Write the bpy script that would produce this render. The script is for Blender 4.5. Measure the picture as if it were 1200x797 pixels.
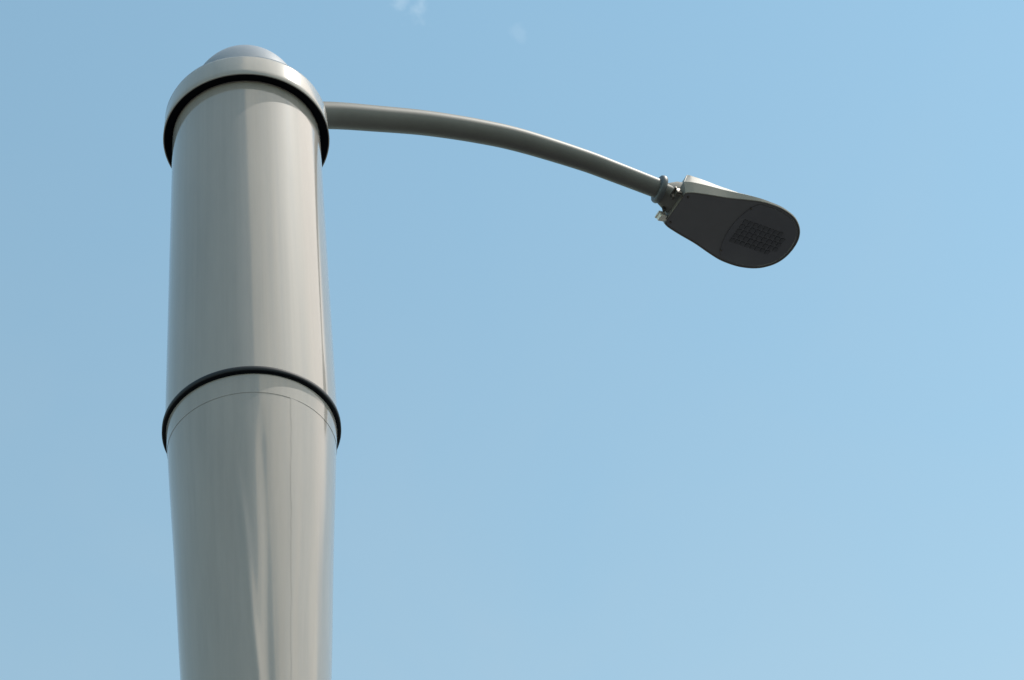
import bpy, bmesh, math, random
from mathutils import Vector, Matrix
for o in list(bpy.data.objects):
    bpy.data.objects.remove(o)
SC = bpy.context.scene
COL = SC.collection
R = math.radians
PI = math.pi

# ---------------------------------------------------------------- camera
CAMZ = 1.6
PITCH, ROLL = .81841, -.15794
cam_data = bpy.data.cameras.new('camera')
cam = bpy.data.objects.new('camera', cam_data)
COL.objects.link(cam)
F = Vector((0, math.cos(PITCH), math.sin(PITCH)))
RX = Vector((1, 0, 0))
UP = RX.cross(F)
R2 = RX * math.cos(ROLL) + UP * math.sin(ROLL)
U2 = -RX * math.sin(ROLL) + UP * math.cos(ROLL)
M = Matrix.Identity(4)
for i in range(3):
    M[i][0], M[i][1], M[i][2] = R2[i], U2[i], -F[i]
M[2][3] = CAMZ
cam.matrix_world = M
cam_data.sensor_fit = 'HORIZONTAL'
cam_data.angle_x = 2 * math.atan(600 / 2350)
cam_data.clip_start = .05
cam_data.clip_end = 8000
SC.camera = cam

# ---------------------------------------------------------------- exposure
SC.view_settings.view_transform = 'Standard'
SC.view_settings.look = 'None'
SC.view_settings.exposure = 0.93
SC.view_settings.gamma = 1
SC.view_settings.use_curve_mapping = False

# ---------------------------------------------------------------- sky and sun
SUN_AZ = R(91)        # clockwise from +Y
SUN_EL = R(61)
SKY_STRENGTH = .15
world = bpy.data.worlds.new('World')
SC.world = world
world.use_nodes = True
wn, wl = world.node_tree.nodes, world.node_tree.links
wn.clear()


def N(nt, typ, **kw):
    n = nt.nodes.new(typ)
    for k, v in kw.items():
        if k == 'inp':
            for kk, vv in v.items():
                n.inputs[kk].default_value = vv
        else:
            setattr(n, k, v)
    return n


def dir_of(az, el):
    return Vector((math.sin(az) * math.cos(el), math.cos(az) * math.cos(el), math.sin(el)))


WT = world.node_tree
sky = N(WT, 'ShaderNodeTexSky', sky_type='NISHITA', sun_disc=False, sun_elevation=SUN_EL,
        sun_rotation=SUN_AZ, altitude=0, air_density=1.0, dust_density=.0, ozone_density=2.0)
tint = N(WT, 'ShaderNodeMix', data_type='RGBA', blend_type='MULTIPLY')
tint.inputs['Factor'].default_value = 1
tint.inputs['B'].default_value = (1.01, 1.055, .772, 1)
wl.new(sky.outputs['Color'], tint.inputs['A'])
geo = N(WT, 'ShaderNodeTexCoord')


def band(vec_out, az, el, inner, outer, noise_scale, noise_amt, stretch=(1, 1, 1), detail=6):
    """soft-edged cloud patch round a direction of the sky, its edge broken by noise"""
    mp = N(WT, 'ShaderNodeMapping', vector_type='POINT')
    mp.inputs['Scale'].default_value = stretch
    wl.new(vec_out, mp.inputs['Vector'])
    nz = N(WT, 'ShaderNodeTexNoise', inp={'Scale': noise_scale, 'Detail': detail, 'Roughness': .55})
    wl.new(mp.outputs['Vector'], nz.inputs['Vector'])
    d = N(WT, 'ShaderNodeVectorMath', operation='DOT_PRODUCT')
    d.inputs[1].default_value = dir_of(az, el)
    wl.new(vec_out, d.inputs[0])
    ac = N(WT, 'ShaderNodeMath', operation='ARCCOSINE')
    wl.new(d.outputs['Value'], ac.inputs[0])
    ad = N(WT, 'ShaderNodeMath', operation='MULTIPLY_ADD')
    wl.new(nz.outputs['Fac'], ad.inputs[0])
    ad.inputs[1].default_value = noise_amt
    wl.new(ac.outputs[0], ad.inputs[2])
    mr = N(WT, 'ShaderNodeMapRange', interpolation_type='SMOOTHSTEP')
    mr.inputs['From Min'].default_value = inner + noise_amt * .5
    mr.inputs['From Max'].default_value = outer + noise_amt * .5
    mr.inputs['To Min'].default_value = 1
    mr.inputs['To Max'].default_value = 0
    wl.new(ad.outputs[0], mr.inputs['Value'])
    return mr.outputs[0]


ADDED_CLOUD = 5.5     # radiance of the added cloud bank, before the background strength
last = tint.outputs['Result']


def add_cloud(mask, col, amount, broken=0):
    global last
    if broken:      # ragged gaps in the added cloud bank, streaking its reflection
        mp = N(WT, 'ShaderNodeMapping', vector_type='POINT')
        mp.inputs['Scale'].default_value = (1, 1, .22)
        wl.new(G, mp.inputs['Vector'])
        nz = N(WT, 'ShaderNodeTexNoise', inp={'Scale': 7.5, 'Detail': 5, 'Roughness': .6, 'Distortion': .6})
        wl.new(mp.outputs['Vector'], nz.inputs['Vector'])
        mr = N(WT, 'ShaderNodeMapRange')
        mr.inputs['From Min'].default_value = .36
        mr.inputs['From Max'].default_value = .60
        mr.inputs['To Min'].default_value = 1 - broken
        mr.inputs['To Max'].default_value = 1
        wl.new(nz.outputs['Fac'], mr.inputs['Value'])
        k = N(WT, 'ShaderNodeMath', operation='MULTIPLY')
        wl.new(mask, k.inputs[0])
        wl.new(mr.outputs[0], k.inputs[1])
        mask = k.outputs[0]
    m = N(WT, 'ShaderNodeMath', operation='MULTIPLY')
    wl.new(mask, m.inputs[0])
    m.inputs[1].default_value = amount
    mx = N(WT, 'ShaderNodeMix', data_type='RGBA')
    wl.new(m.outputs[0], mx.inputs['Factor'])
    wl.new(last, mx.inputs['A'])
    mx.inputs['B'].default_value = (*col, 1)
    last = mx.outputs['Result']


G = geo.outputs['Generated']
# thin pale veil that thickens towards the horizon
sx = N(WT, 'ShaderNodeSeparateXYZ')
wl.new(G, sx.inputs[0])
vm = N(WT, 'ShaderNodeMapRange', interpolation_type='SMOOTHSTEP')
vm.inputs['From Min'].default_value = .95
vm.inputs['From Max'].default_value = .30
wl.new(sx.outputs['Z'], vm.inputs['Value'])
vn = N(WT, 'ShaderNodeTexNoise', inp={'Scale': 6.0, 'Detail': 4, 'Roughness': .55, 'Distortion': .8})
wl.new(G, vn.inputs['Vector'])
vr = N(WT, 'ShaderNodeMapRange')
vr.inputs['From Min'].default_value = .3
vr.inputs['From Max'].default_value = .7
vr.inputs['To Min'].default_value = .72
vr.inputs['To Max'].default_value = 1.28
wl.new(vn.outputs['Fac'], vr.inputs['Value'])
vv = N(WT, 'ShaderNodeMath', operation='MULTIPLY')
wl.new(vm.outputs[0], vv.inputs[0])
wl.new(vr.outputs[0], vv.inputs[1])
add_cloud(vv.outputs[0], (2.2, 2.28, 2.25), .27)
# unseen cloud bank added behind the viewer, reflected as the pole's bright half
add_cloud(band(G, R(112), R(48), R(34), R(36.5), 3.0, .25), (ADDED_CLOUD * 1.04, ADDED_CLOUD, ADDED_CLOUD * .92), .95, broken=.45)
add_cloud(band(G, R(64), R(50), R(8), R(15), 3.0, .15), (7.2, 6.5, 5.9), .9)  # unseen brighter patch, added to reflect as the highlight near the right edge


def px_dir(x, y):
    v = F * 2350 + R2 * (x - 600) + U2 * (398.5 - y)
    v.normalize()
    return v


def wisp(x, y, rad, amount, scale):
    v = px_dir(x, y)
    add_cloud(band(G, math.atan2(v.x, v.y), math.asin(v.z), 0, rad, scale, rad * 3.0, detail=3),
              (3.6, 4.0, 4.2), amount)


wisp(488, 12, .010, .17, 70)
wisp(472, 2, .007, .12, 90)
wisp(608, 38, .005, .05, 90)
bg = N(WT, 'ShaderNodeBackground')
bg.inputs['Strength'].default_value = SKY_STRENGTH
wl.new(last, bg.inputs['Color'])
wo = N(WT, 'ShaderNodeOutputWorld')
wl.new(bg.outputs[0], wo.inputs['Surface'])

sd = bpy.data.lights.new('sun', 'SUN')
sd.energy = 2.0
sd.angle = R(.53)
sd.color = (1, .95, .87)
sun = bpy.data.objects.new('sun', sd)
COL.objects.link(sun)
sun.rotation_euler = (-dir_of(SUN_AZ, SUN_EL)).to_track_quat('-Z', 'Y').to_euler()
sun.location = (6, 0, 12)


# ---------------------------------------------------------------- helpers
def obj(name, bm, mat, parent=None, loc=None):
    me = bpy.data.meshes.new(name)
    bm.normal_update()
    bm.to_mesh(me)
    bm.free()
    o = bpy.data.objects.new(name, me)
    COL.objects.link(o)
    if mat:
        me.materials.append(mat)
    if parent:
        o.parent = parent
    if loc is not None:
        o.location = loc
    return o


def lathe(prof, seg=256, sharp=(), close=False, fn=None):
    """prof: (r, z) list; sharp: indices of hard rings; fn(r, z, angle) -> r"""
    bm = bmesh.new()
    rings = []
    for r, z in prof:
        if r < 1e-6:
            rings.append([bm.verts.new((0, 0, z))])
        else:
            ring = []
            for k in range(seg):
                a = 2 * PI * k / seg
                rr = fn(r, z, a) if fn else r
                ring.append(bm.verts.new((rr * math.cos(a), rr * math.sin(a), z)))
            rings.append(ring)
    pairs = list(zip(range(len(rings)), range(1, len(rings))))
    if close:
        pairs.append((len(rings) - 1, 0))
    for i, j in pairs:
        A, B = rings[i], rings[j]
        if len(A) == 1 and len(B) == 1:
            continue
        for k in range(seg):
            k2 = (k + 1) % seg
            if len(A) == 1:
                f = bm.faces.new((A[0], B[k2], B[k]))
            elif len(B) == 1:
                f = bm.faces.new((A[k], A[k2], B[0]))
            else:
                f = bm.faces.new((A[k], A[k2], B[k2], B[k]))
            f.smooth = True
    for i in sharp:
        S = rings[i]
        if len(S) > 1:
            for k in range(seg):
                e = bm.edges.get((S[k], S[(k + 1) % seg]))
                if e:
                    e.smooth = False
    bmesh.ops.recalc_face_normals(bm, faces=bm.faces)
    return bm


def auto_sharp(bm, deg=35):
    bm.normal_update()
    for f in bm.faces:
        f.smooth = True
    for e in bm.edges:
        if len(e.link_faces) == 2 and e.calc_face_angle(0) > R(deg):
            e.smooth = False
    return bm


def add_box(bm, size, mat=Matrix.Identity(4), bevel=0):
    t = bmesh.new()
    bmesh.ops.create_cube(t, size=1)
    for v in t.verts:
        v.co = Vector((v.co.x * size[0], v.co.y * size[1], v.co.z * size[2]))
    if bevel:
        bmesh.ops.bevel(t, geom=list(t.edges), offset=bevel, segments=3, affect='EDGES', profile=.5)
    for v in t.verts:
        v.co = mat @ v.co
    m = bpy.data.meshes.new('t')
    t.to_mesh(m)
    t.free()
    bm.from_mesh(m)
    bpy.data.meshes.remove(m)


def add_lathe(bm, prof, mat, seg=48):
    t = lathe(prof, seg)
    for v in t.verts:
        v.co = mat @ v.co
    m = bpy.data.meshes.new('t')
    t.to_mesh(m)
    t.free()
    bm.from_mesh(m)
    bpy.data.meshes.remove(m)


def tube(path, radii, seg=64, caps=True):
    bm = bmesh.new()
    rings = []
    n = len(path)
    for i, p in enumerate(path):
        a = path[max(i - 1, 0)]
        b = path[min(i + 1, n - 1)]
        t = (b - a).normalized()
        side = t.cross(Vector((0, 0, 1))).normalized()
        up = side.cross(t)
        rings.append([bm.verts.new(p + (side * math.cos(2 * PI * k / seg) + up * math.sin(2 * PI * k / seg)) * radii[i])
                      for k in range(seg)])
    for A, B in zip(rings, rings[1:]):
        for k in range(seg):
            bm.faces.new((A[k], A[(k + 1) % seg], B[(k + 1) % seg], B[k])).smooth = True
    if caps:
        bm.faces.new(rings[0])
        bm.faces.new(rings[-1])
    bmesh.ops.recalc_face_normals(bm, faces=bm.faces)
    return auto_sharp(bm, 50)


def interp(x, pts):
    if x <= pts[0][0]:
        return pts[0][1]
    for (a, b), (c, d) in zip(pts, pts[1:]):
        if x <= c:
            return b + (d - b) * (x - a) / (c - a)
    return pts[-1][1]


# ---------------------------------------------------------------- materials
def paint(name, col, rough=.3, metallic=0., coat=0., coat_rough=.08, var=.06, scale=(5, 5, 1.2), bump=.02,
          spec=.5, spots=0., streaks=0.):
    m = bpy.data.materials.new(name)
    m.use_nodes = True
    nt = m.node_tree
    b = nt.nodes['Principled BSDF']
    L = nt.links
    tc = N(nt, 'ShaderNodeTexCoord')
    mp = N(nt, 'ShaderNodeMapping')
    mp.inputs['Scale'].default_value = scale
    L.new(tc.outputs['Object'], mp.inputs['Vector'])
    nz = N(nt, 'ShaderNodeTexNoise', inp={'Scale': 1.6, 'Detail': 7, 'Roughness': .6})
    L.new(mp.outputs[0], nz.inputs['Vector'])
    cr = N(nt, 'ShaderNodeMapRange')
    cr.inputs['From Min'].default_value = .3
    cr.inputs['From Max'].default_value = .7
    cr.inputs['To Min'].default_value = 1 - var
    cr.inputs['To Max'].default_value = 1 + var
    L.new(nz.outputs['Fac'], cr.inputs['Value'])
    cur = cr.outputs[0]
    if streaks:
        # rain streaks washed down the paint
        mp2 = N(nt, 'ShaderNodeMapping')
        mp2.inputs['Scale'].default_value = (38, 38, .55)
        L.new(tc.outputs['Object'], mp2.inputs['Vector'])
        n2 = N(nt, 'ShaderNodeTexNoise', inp={'Scale': 1, 'Detail': 4, 'Roughness': .65})
        L.new(mp2.outputs[0], n2.inputs['Vector'])
        r2 = N(nt, 'ShaderNodeMapRange')
        r2.inputs['From Min'].default_value = .42
        r2.inputs['From Max'].default_value = .72
        r2.inputs['To Min'].default_value = 1
        r2.inputs['To Max'].default_value = 1 - streaks
        L.new(n2.outputs['Fac'], r2.inputs['Value'])
        mm = N(nt, 'ShaderNodeMath', operation='MULTIPLY')
        L.new(cur, mm.inputs[0])
        L.new(r2.outputs[0], mm.inputs[1])
        cur = mm.outputs[0]
    if spots:
        v = N(nt, 'ShaderNodeTexVoronoi', inp={'Scale': 30})
        L.new(tc.outputs['Object'], v.inputs['Vector'])
        r3 = N(nt, 'ShaderNodeMapRange')
        r3.inputs['From Min'].default_value = .05
        r3.inputs['From Max'].default_value = .11
        r3.inputs['To Min'].default_value = 1 - spots
        r3.inputs['To Max'].default_value = 1
        L.new(v.outputs['Distance'], r3.inputs['Value'])
        mm = N(nt, 'ShaderNodeMath', operation='MULTIPLY')
        L.new(cur, mm.inputs[0])
        L.new(r3.outputs[0], mm.inputs[1])
        cur = mm.outputs[0]
    mx = N(nt, 'ShaderNodeMix', data_type='RGBA', blend_type='MULTIPLY')
    mx.inputs['Factor'].default_value = 1
    mx.inputs['A'].default_value = (*col, 1)
    L.new(cur, mx.inputs['B'])
    L.new(mx.outputs['Result'], b.inputs['Base Color'])
    rr = N(nt, 'ShaderNodeMath', operation='MULTIPLY_ADD')
    L.new(nz.outputs['Fac'], rr.inputs[0])
    rr.inputs[1].default_value = .12
    rr.inputs[2].default_value = rough - .06
    L.new(rr.outputs[0], b.inputs['Roughness'])
    b.inputs['Metallic'].default_value = metallic
    b.inputs['Coat Weight'].default_value = coat
    b.inputs['Coat IOR'].default_value = 1.6
    b.inputs['Specular IOR Level'].default_value = spec
    b.inputs['Coat Roughness'].default_value = coat_rough
    if bump:
        n3 = N(nt, 'ShaderNodeTexNoise', inp={'Scale': 260, 'Detail': 2})
        L.new(tc.outputs['Object'], n3.inputs['Vector'])
        bp = N(nt, 'ShaderNodeBump', inp={'Strength': bump, 'Distance': .001})
        L.new(n3.outputs['Fac'], bp.inputs['Height'])
        L.new(bp.outputs[0], b.inputs['Normal'])
    return m


MAT = {
    'shaft': paint('grey_shaft_paint', (.285, .262, .245), rough=.6, metallic=.0, coat=1, coat_rough=.075, spec=.2, streaks=.08),
    'arm': paint('grey_arm_paint', (.155,.155,.148), rough=.55, metallic=0, coat=.18, coat_rough=.4, spec=.12, scale=(4, 4, 4), streaks=.05),
    'cap': paint('grey_cap_paint', (.295, .272, .25), rough=.6, metallic=0, coat=1, coat_rough=.16, spec=.2, streaks=.06),
    'flange': paint('dark_flange', (.016, .02, .026), rough=.6, spec=.25, scale=(6, 6, 6)),
    'gasket': paint('black_rubber', (.0035, .005, .008), rough=.85, spec=.08, scale=(6, 6, 6)),
    'collar': paint('galvanised_collar', (.10, .11, .12), rough=.5, metallic=.2, scale=(30, 30, 30), var=.15),
    'dome': paint('blue_grey_dome', (.215, .245, .295), rough=.7, coat=.25, coat_rough=.45, spec=.2, scale=(6, 6, 6)),
    'housing': paint('pale_housing_paint', (.23, .218, .195), rough=.55, scale=(8, 8, 8), var=.05),
    'under': paint('dark_underside_paint', (.145,.145,.155), rough=.5, scale=(8, 8, 8), var=.05),
    'lens': paint('dark_lens', (.12,.122,.14), rough=.25, scale=(8, 8, 8), var=.05),
    'led': paint('led_optics', (.075,.077,.09), rough=.18, scale=(8, 8, 8)),
    'fitter': paint('grey_fitter_paint', (.19, .188, .178), rough=.6, spec=.2, scale=(12, 12, 12), var=.12),
    'latch_steel': paint('zinc_latch', (.78, .76, .70), rough=.5, metallic=.3, scale=(20, 20, 20)),
    'steel': paint('bright_steel', (.75, .75, .74), rough=.22, metallic=1, scale=(20, 20, 20)),
    'dark_steel': paint('dark_steel', (.10, .09, .08), rough=.4, metallic=.7, scale=(20, 20, 20)),
}


def ground_mat():
    m = bpy.data.materials.new('asphalt_ground')
    m.use_nodes = True
    nt = m.node_tree
    b = nt.nodes['Principled BSDF']
    tc = N(nt, 'ShaderNodeTexCoord')
    n1 = N(nt, 'ShaderNodeTexNoise', inp={'Scale': 1.2, 'Detail': 8, 'Roughness': .6})
    n2 = N(nt, 'ShaderNodeTexNoise', inp={'Scale': 180, 'Detail': 3, 'Roughness': .7})
    nt.links.new(tc.outputs['Object'], n1.inputs['Vector'])
    nt.links.new(tc.outputs['Object'], n2.inputs['Vector'])
    cr = N(nt, 'ShaderNodeValToRGB')
    cr.color_ramp.elements[0].position = .35
    cr.color_ramp.elements[0].color = (.045, .045, .045, 1)
    cr.color_ramp.elements[1].position = .7
    cr.color_ramp.elements[1].color = (.085, .083, .078, 1)
    ad = N(nt, 'ShaderNodeMath', operation='MULTIPLY_ADD')
    nt.links.new(n2.outputs['Fac'], ad.inputs[0])
    ad.inputs[1].default_value = .5
    nt.links.new(n1.outputs['Fac'], ad.inputs[2])
    sb = N(nt, 'ShaderNodeMath', operation='SUBTRACT')
    nt.links.new(ad.outputs[0], sb.inputs[0])
    sb.inputs[1].default_value = .25
    nt.links.new(sb.outputs[0], cr.inputs['Fac'])
    nt.links.new(cr.outputs[0], b.inputs['Base Color'])
    b.inputs['Roughness'].default_value = .9
    bp = N(nt, 'ShaderNodeBump', inp={'Strength': .5, 'Distance': .004})
    nt.links.new(n2.outputs['Fac'], bp.inputs['Height'])
    nt.links.new(bp.outputs[0], b.inputs['Normal'])
    return m


# ---------------------------------------------------------------- the setting
bm = bmesh.new()
S = 3000
bm.faces.new([bm.verts.new(p) for p in ((-S, -S, 0), (S, -S, 0), (S, S, 0), (-S, S, 0))])
gr = obj('ground', bm, ground_mat())
gr['kind'] = 'structure'

# ---------------------------------------------------------------- the street lamp
PX, PY = -.81882, 4.24751
lamp = bpy.data.objects.new('street_lamp', None)
COL.objects.link(lamp)
lamp.location = (PX, PY, 0)
lamp['label'] = 'tall grey street lamp pole with domed cap, curved arm and dark flat lamp head'
lamp['category'] = 'street lamp'

ZC = CAMZ + 5.77049      # lower rim of the cap
ZR = CAMZ + 4.3078       # lower rim of the joint ring
FACE = math.atan2(-PY, -PX)      # angle of the side that faces the viewer

# --- upper shaft: straight steel tube
RU = .26
obj('upper_shaft', lathe([(RU - .006, ZR + .012), (RU, ZR + .012), (RU, ZR + .25), (RU, ZR + .7), (RU, ZR + 1.1),
                          (RU, ZC + .09), (RU - .006, ZC + .09)], sharp=(1, 5)), MAT['shaft'], lamp)

# --- lower shaft: a sheet rolled to an upturned cone, widest under the ring
R1 = .25503
SL = (R1 - .2138) / (4.3078 - 3.6)
SEAM_A = FACE + R(27)            # vertical lap of the sheet
Z_SEAM = ZR - .078               # horizontal lap, found from the photograph


def lower_r(z):
    d = ZR - z
    if d < 1.5:
        return R1 - SL * d
    return R1 - SL * 1.5


def dent(z, a):
    """shallow lengthwise creases of the rolled sheet, a millimetre deep at most"""
    d = ZR - z
    u = (a - FACE + PI) % (2 * PI) - PI
    s = 0
    k = max(0, min(1, (d - .18) / .35))
    c = -.22 + .30 * (d - .25) + .009 * math.sin(d * 13) * k
    s += .0023 * k * math.exp(-((u - c) / .056) ** 2)
    c = .10 + .06 * d + .008 * math.sin(d * 11 + 1)
    s += -.0017 * max(0, min(1, (d - .1) / .2)) * math.exp(-((u - c) / .068) ** 2)
    s += .0013 * math.sin(u * 11 + d * 3.1) * math.exp(-((u - .1) / .5) ** 2) * k
    s += .0006 * math.sin(d * 9 + u * 4)
    return s


def low_fn(r, z, a):
    u = (a - SEAM_A + PI) % (2 * PI) - PI
    u += .004 * math.sin(z * 23) + .003 * math.sin(z * 61 + 1)
    step = .0009 * math.exp(-max(0, u) / .12) if u >= 0 else 0
    return r + dent(z, a) + step


prof = [(lower_r(Z_SEAM), Z_SEAM)]
z = Z_SEAM
while z > ZR - 1.9:
    z -= .02
    prof.append((lower_r(z), z))
prof += [(lower_r(z), 1.2), (lower_r(z), .9), (lower_r(z), .03)]
lower = obj('lower_shaft', lathe(prof, seg=720, fn=low_fn, sharp=(0,)), MAT['shaft'], lamp)

# lap plate above the horizontal seam
obj('collar_plate', lathe([(R1 - .01, ZR + .004), (R1 + .0012, ZR - .002), (lower_r(ZR - .05) + .0009, ZR - .05), (lower_r(Z_SEAM) + .0009, Z_SEAM - .0005),
                           (lower_r(Z_SEAM) - .004, Z_SEAM - .0007)],
                          seg=720, sharp=(1, 3), fn=lambda r, z, a: r + dent(z, a)), MAT['shaft'], lamp)

# --- joint ring between the shafts
RR = .26858
obj('joint_ring', lathe([(RU - .02, ZR), (RR - .002, ZR), (RR, ZR + .002), (RR, ZR + .0145), (RR - .002, ZR + .0168),
                         (RU + .0, ZR + .0168), (RU - .02, ZR + .0168)], sharp=(1, 5), close=True), MAT['flange'], lamp)
obj('gasket', lathe([(R1 - .004, ZR - .005), (R1 + .0035, ZR - .005), (R1 + .0045, ZR - .001), (R1 - .004, ZR - .001)],
                    sharp=(0, 1, 2, 3), close=True), MAT['gasket'], lamp)

# --- cap: skirt, black gasket, domed lid
RC = .29288
band_o = obj('cap_skirt', lathe([(RC - .004, ZC), (RC - .001, ZC), (RC, ZC + .001), (RC - .0015, ZC + .03),
                                 (.2885, ZC + .108), (.2868, ZC + .1145), (.284, ZC + .1155), (.275, ZC + .1155),
                                 (.28, ZC + .1), (RC - .005, ZC + .02)], sharp=(0, 1, 7), close=True), MAT['cap'], lamp)
obj('cap_gasket', lathe([(RU + .0015, ZC + .0035), (RC - .0045, ZC + .001), (RC - .0045, ZC + .018), (RU + .0015, ZC + .018)],
                        sharp=(0, 1, 2, 3), close=True), MAT['gasket'], lamp)
Z0 = ZC + .1195
rb, zb, H, nn = .212, .055, .346, .88
pf = [(.25, Z0 - .006), (.2835, Z0 - .004), (.2855, Z0 - .0015), (.2845, Z0 + .002), (.262, Z0 + .018), (.243, Z0 + .033)]
for i in range(24):
    t = PI / 2 * i / 23
    pf.append((max(0, rb * math.cos(t) ** nn) if i < 23 else 0, Z0 - .0035 + zb + (H - zb) * math.sin(t)))
dome = obj('cap_dome', lathe(pf, sharp=(0, 1)), MAT['dome'], lamp)
topz = Z0 - .0035 + H
obj('vent_plug', lathe([(.017, topz - .004), (.017, topz + .006), (.014, topz + .009), (0, topz + .010)], seg=32, sharp=(1,)),
    MAT['steel'], dome)

# --- base, below the picture
rbase = lower_r(0)
obj('base_plate', lathe([(rbase + .004, .004), (rbase + .13, .004), (rbase + .13, .027), (rbase + .125, .032), (rbase + .004, .032)],
                        sharp=(0, 1, 2, 4), close=True), MAT['cap'], lamp)
for k in range(6):
    a = k * PI / 3 + .3
    b = bmesh.new()
    T = Matrix.Translation((math.cos(a) * (rbase + .07), math.sin(a) * (rbase + .07), .032))
    add_lathe(b, [(0, .0), (.034, 0), (.034, .005), (0, .005)], T, 24)
    add_lathe(b, [(0, .005), (.025, .005), (.025, .025), (.02, .028), (0, .028)], T, 6)
    add_lathe(b, [(0, .028), (.013, .028), (.013, .06), (0, .062)], T, 16)
    obj('anchor_bolt', auto_sharp(b), MAT['steel'], lamp)
b = bmesh.new()
a = FACE + .5
add_box(b, (.012, .12, .26), Matrix.Rotation(a, 4, 'Z') @ Matrix.Translation((rbase - .0005, 0, .55)), .003)
obj('access_door', auto_sharp(b), MAT['shaft'], lamp)

# --- arm
AL = R(31)
AD = Vector((math.cos(AL), math.sin(AL), 0))
ctrl = [(.16, 6.003), (.34, 6.086), (.515, 6.148), (.731, 6.218), (.952, 6.268), (1.138, 6.291), (1.401, 6.287),
        (1.551, 6.270), (1.702, 6.249), (1.742, 6.243)]
rad = [(.16, .0515), (.34, .0510), (.6, .0490), (.95, .0475), (1.14, .0465), (1.4, .0435), (1.7, .0405), (1.75, .040)]


def catmull(pts, n=12):
    out = []
    P = [pts[0]] + pts + [pts[-1]]
    for i in range(1, len(P) - 2):
        for k in range(n):
            t = k / n
            q = []
            for c in range(2):
                p0, p1, p2, p3 = P[i - 1][c], P[i][c], P[i + 1][c], P[i + 2][c]
                q.append(.5 * (2 * p1 + (p2 - p0) * t + (2 * p0 - 5 * p1 + 4 * p2 - p3) * t * t + (3 * p1 - p0 - 3 * p2 + p3) * t ** 3))
            out.append(tuple(q))
    out.append(pts[-1])
    return out


cp = catmull(ctrl)
path = [AD * s + Vector((0, 0, CAMZ + zz)) for s, zz in cp]
arm = obj('arm', tube(path, [interp(s, rad) for s, _ in cp]), MAT['arm'], lamp)
# sleeve where the arm leaves the dome
t0 = (path[10] - path[4]).normalized()
q0 = t0.to_track_quat('Z', 'Y').to_matrix().to_4x4()
i0 = min(range(len(cp)), key=lambda i: abs(cp[i][0] - .195))
b = bmesh.new()
add_lathe(b, [(.0525, 0), (.066, 0), (.066, .03), (.062, .036), (.0525, .036)], Matrix.Translation(path[i0]) @ q0, 64)
obj('arm_sleeve', auto_sharp(b, 40), MAT['cap'], arm)
# end collar and spigot
tE = (path[-1] - path[-6]).normalized()
qE = tE.to_track_quat('Z', 'Y').to_matrix().to_4x4()
PE = path[-1]
b = bmesh.new()
add_lathe(b, [(0, -.004), (.050, -.004), (.056, -.001), (.059, .006), (.059, .014), (.056, .020), (.050, .022), (0, .022)],
          Matrix.Translation(PE) @ qE, 64)
obj('end_collar', auto_sharp(b, 60), MAT['collar'], arm)

# --- lamp head
HZ = CAMZ + 6.1716
ho = AD * 1.73987
HY = R(34)
HM = Matrix.Translation(Vector((ho.x, ho.y, HZ))) @ Matrix.Rotation(HY, 4, 'Z') @ Matrix.Translation((0, .016, 0))
HWP = [(.074, .084), (.086, .091), (.11, .1), (.17, .114), (.25, .130), (.33, .152), (.39, .166), (.44, .170), (.49, .168),
       (.54, .157), (.575, .142), (.60, .124), (.62, .104), (.635, .082), (.646, .056), (.652, .029), (.654, 0)]


def smooth_outline(p, n=6):
    return catmull(p, n)


hgt = [(.05, .176), (.08, .172), (.13, .154), (.20, .130), (.27, .103), (.33, .076), (.38, .050), (.43, .032), (.52, .022), (.65, .016)]

DRAFT = .18      # the side wall leans out from the bottom edge
half = [(u, w + (DRAFT * .34 * interp(u, hgt) if w > .04 else 0)) for u, w in smooth_outline(HWP)]
outline = half + [(u, -w) for u, w in reversed(half[:-1])]


def loop_pts(inset, zf, sw=1.0, zadd=0.0):
    n = len(outline)
    out = []
    for i, (u, w) in enumerate(outline):
        a = outline[(i - 1) % n]
        c = outline[(i + 1) % n]
        if i in (0, n - 1):
            nx, ny = -.5, (1 if w > 0 else -1) * .8
        else:
            tx, ty = c[0] - a[0], c[1] - a[1]
            l = math.hypot(tx, ty) or 1
            nx, ny = -ty / l, tx / l
            nx, ny = (nx, ny) if (nx * (u - .35) + ny * w) > 0 else (-nx, -ny)
        inset_ = inset + DRAFT * max(0, .34 - zf) * interp(u, hgt)
        lean = .042 * max(0, min(1, (.16 - u) / .08)) * max(0, zf - .25) / .75
        uu, ww = u + lean - nx * inset_, (w - ny * inset_) * sw
        out.append(Vector((uu, ww, interp(u, hgt) * zf + zadd)))
    return out


def loft(loops, mat4, cap_first=False, cap_last=False):
    bm = bmesh.new()
    vs = [[bm.verts.new(mat4 @ p) for p in L] for L in loops]
    n = len(vs[0])
    for A, B in zip(vs, vs[1:]):
        for k in range(n):
            bm.faces.new((A[k], A[(k + 1) % n], B[(k + 1) % n], B[k]))
    if cap_first:
        bm.faces.new(vs[0])
    if cap_last:
        bm.faces.new(vs[-1])
    bmesh.ops.remove_doubles(bm, verts=bm.verts, dist=1e-5)
    bmesh.ops.recalc_face_normals(bm, faces=bm.faces)
    return bm


loops = [loop_pts(.012, 0, zadd=.006), loop_pts(.006, 0, zadd=.006), loop_pts(.0045, 0), loop_pts(.001, 0), loop_pts(0, 0, zadd=.0015),
         loop_pts(.0, .34), loop_pts(.001, .37), loop_pts(.029, .84), loop_pts(.031, .91), loop_pts(.037, .97), loop_pts(.044, 1.0),
         loop_pts(.044, 1.03, sw=.62), loop_pts(.044, 1.04, sw=.25), loop_pts(.044, 1.045, sw=0)]
head = obj('lamp_head', auto_sharp(loft(loops, HM), 14), MAT['housing'], arm)
# a lamp_head is a part of the arm's lamp: keep it directly under the street lamp
head.parent = lamp

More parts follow.
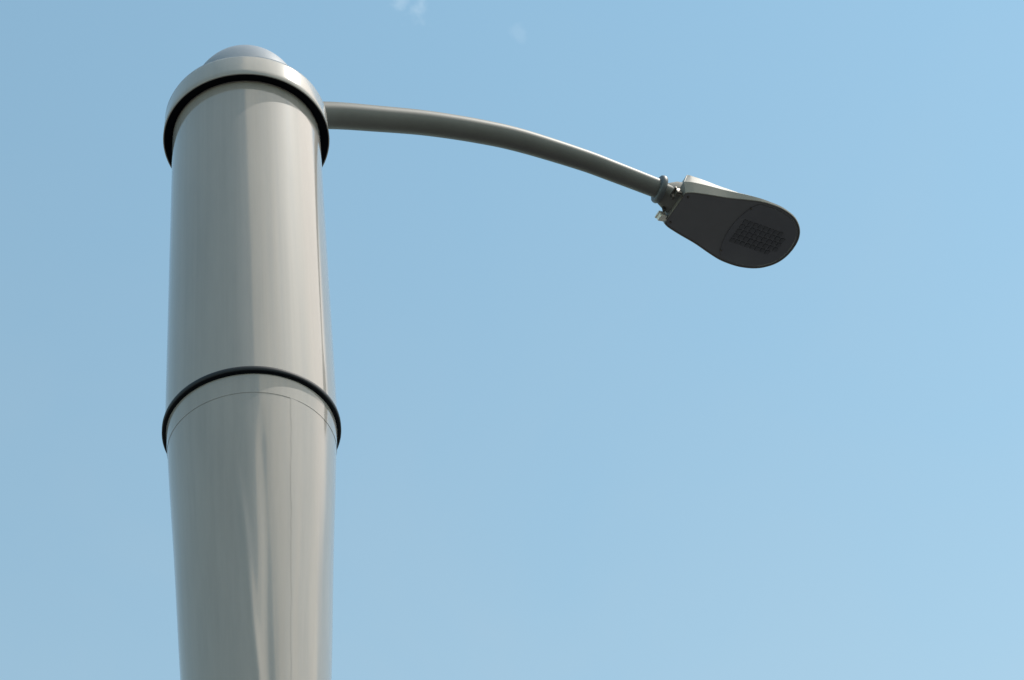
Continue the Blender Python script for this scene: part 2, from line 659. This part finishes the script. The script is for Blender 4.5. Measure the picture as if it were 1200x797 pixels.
# dark underside: door panel with the optic recess
loops = [loop_pts(.0065, 0, zadd=.012), loop_pts(.0065, 0, zadd=.003), loop_pts(.009, 0, zadd=.001)]
obj('underside_panel', auto_sharp(loft(loops, HM, cap_last=True), 30), MAT['under'], head)


def plate(pts, z0, z1, bev=.002):
    bm = bmesh.new()
    c = Vector((sum(p[0] for p in pts) / len(pts), sum(p[1] for p in pts) / len(pts)))
    ins = [(c[0] + (x - c[0]) * (1 - bev / .1), c[1] + (y - c[1]) * (1 - bev / .1)) for x, y in pts]
    A = [bm.verts.new(HM @ Vector((x, y, z0))) for x, y in pts]
    B = [bm.verts.new(HM @ Vector((x, y, z1 + bev * .6))) for x, y in pts]
    C_ = [bm.verts.new(HM @ Vector((x, y, z1))) for x, y in ins]
    n = len(pts)
    for P, Q in ((A, B), (B, C_)):
        for k in range(n):
            bm.faces.new((P[k], P[(k + 1) % n], Q[(k + 1) % n], Q[k]))
    bm.faces.new(C_)
    bm.faces.new(A)
    bmesh.ops.recalc_face_normals(bm, faces=bm.faces)
    return auto_sharp(bm, 25)


# optic cover: everything beyond a shallow arc across the head
arc = []
for i in range(17):
    w = -.128 + .256 * i / 16
    arc.append((.345 + .05 * (w / .128) ** 2 * .55 + .0, w))
rest = []
for v in loop_pts(.016, 0):
    if v.x > .385:
        rest.append((v.x, v.y))
# rest runs from +w side round the nose to -w
cover = arc + rest if rest[0][1] > 0 else arc + rest[::-1]
obj('optic_cover', plate(cover, .0, -.0025, .0015), MAT['lens'], head)
# groove frame and the led optics
b = bmesh.new()
for i in range(9):
    for j in range(5):
        x = .385 + i * .0245
        y = -.052 + j * .026
        if i == 8 and j in (0, 4):
            continue
        add_box(b, (.0185, .0200, .006), HM @ Matrix.Translation((x, y, -.0032)), .0018)
obj('led_array', auto_sharp(b, 25), MAT['led'], head)
for (x, y) in ((.372, .118), (.372, -.118), (.10, .07), (.10, -.07)):
    b = bmesh.new()
    add_lathe(b, [(0, -.0045), (.0035, -.0045), (.0048, -.003), (.0048, .004), (0, .004)], HM @ Matrix.Translation((x, y, 0)), 20)
    obj('screw', auto_sharp(b, 40), MAT['dark_steel'], head)
# slip fitter neck: a short socket that swells into the head's back wall
b = bmesh.new()
secs = []
for x, hw, z0, z1 in ((.018, .034, .040, .098), (.036, .042, .032, .106), (.066, .062, .018, .122), (.125, .070, .012, .130)):
    ring = []
    for k in range(32):
        t = 2 * PI * k / 32
        cy, cz = math.cos(t), math.sin(t)
        e = .55
        ring.append(b.verts.new(HM @ Vector((x + .014 * (1 if x > .05 else 0), math.copysign(abs(cy) ** e, cy) * hw,
                                              (z0 + z1) / 2 + math.copysign(abs(cz) ** e, cz) * (z1 - z0) / 2))))
    secs.append(ring)
for A, B in zip(secs, secs[1:]):
    for k in range(32):
        b.faces.new((A[k], A[(k + 1) % 32], B[(k + 1) % 32], B[k]))
b.faces.new(secs[0])
b.faces.new(secs[-1])
bmesh.ops.recalc_face_normals(b, faces=b.faces)
obj('slip_fitter', auto_sharp(b, 40), MAT['fitter'], head)
b = bmesh.new()
HMi = Matrix.Translation(PE) @ qE
add_lathe(b, [(0, .01), (.031, .01), (.032, .03), (.032, .09), (0, .09)], HMi, 48)
obj('spigot', auto_sharp(b, 50), MAT['fitter'], head)
# latch clips on the back edge
for sgn, mt in ((-1, 'dark_steel'), (1, 'latch_steel')):
    b = bmesh.new()
    X = HM @ Matrix.Translation((.043, sgn * .066, .014))
    add_box(b, (.030, .030, .030) if sgn > 0 else (.026, .022, .026), X @ Matrix.Translation((.014, 0, 0)) @ Matrix.Rotation(R(-12), 4, 'Y'), .002)
    add_box(b, (.034, .006, .032), X @ Matrix.Translation((.018, .0, -.001)), .0015)
    add_box(b, (.008, .036, .008), X @ Matrix.Translation((-.002, 0, .004)), .001)
    obj('latch', auto_sharp(b, 30), MAT[mt], head)
    b = bmesh.new()
    Y = HM @ Matrix.Translation((.052, sgn * .034, .018)) @ Matrix.Rotation(R(180), 4, 'X')
    add_lathe(b, [(0, -.012), (.008, -.012), (.008, .006), (.0065, .008), (0, .008)], Y, 6)
    obj('clamp_bolt', auto_sharp(b, 30), MAT['dark_steel'], head)

SC.render.resolution_x, SC.render.resolution_y = 1024, 680
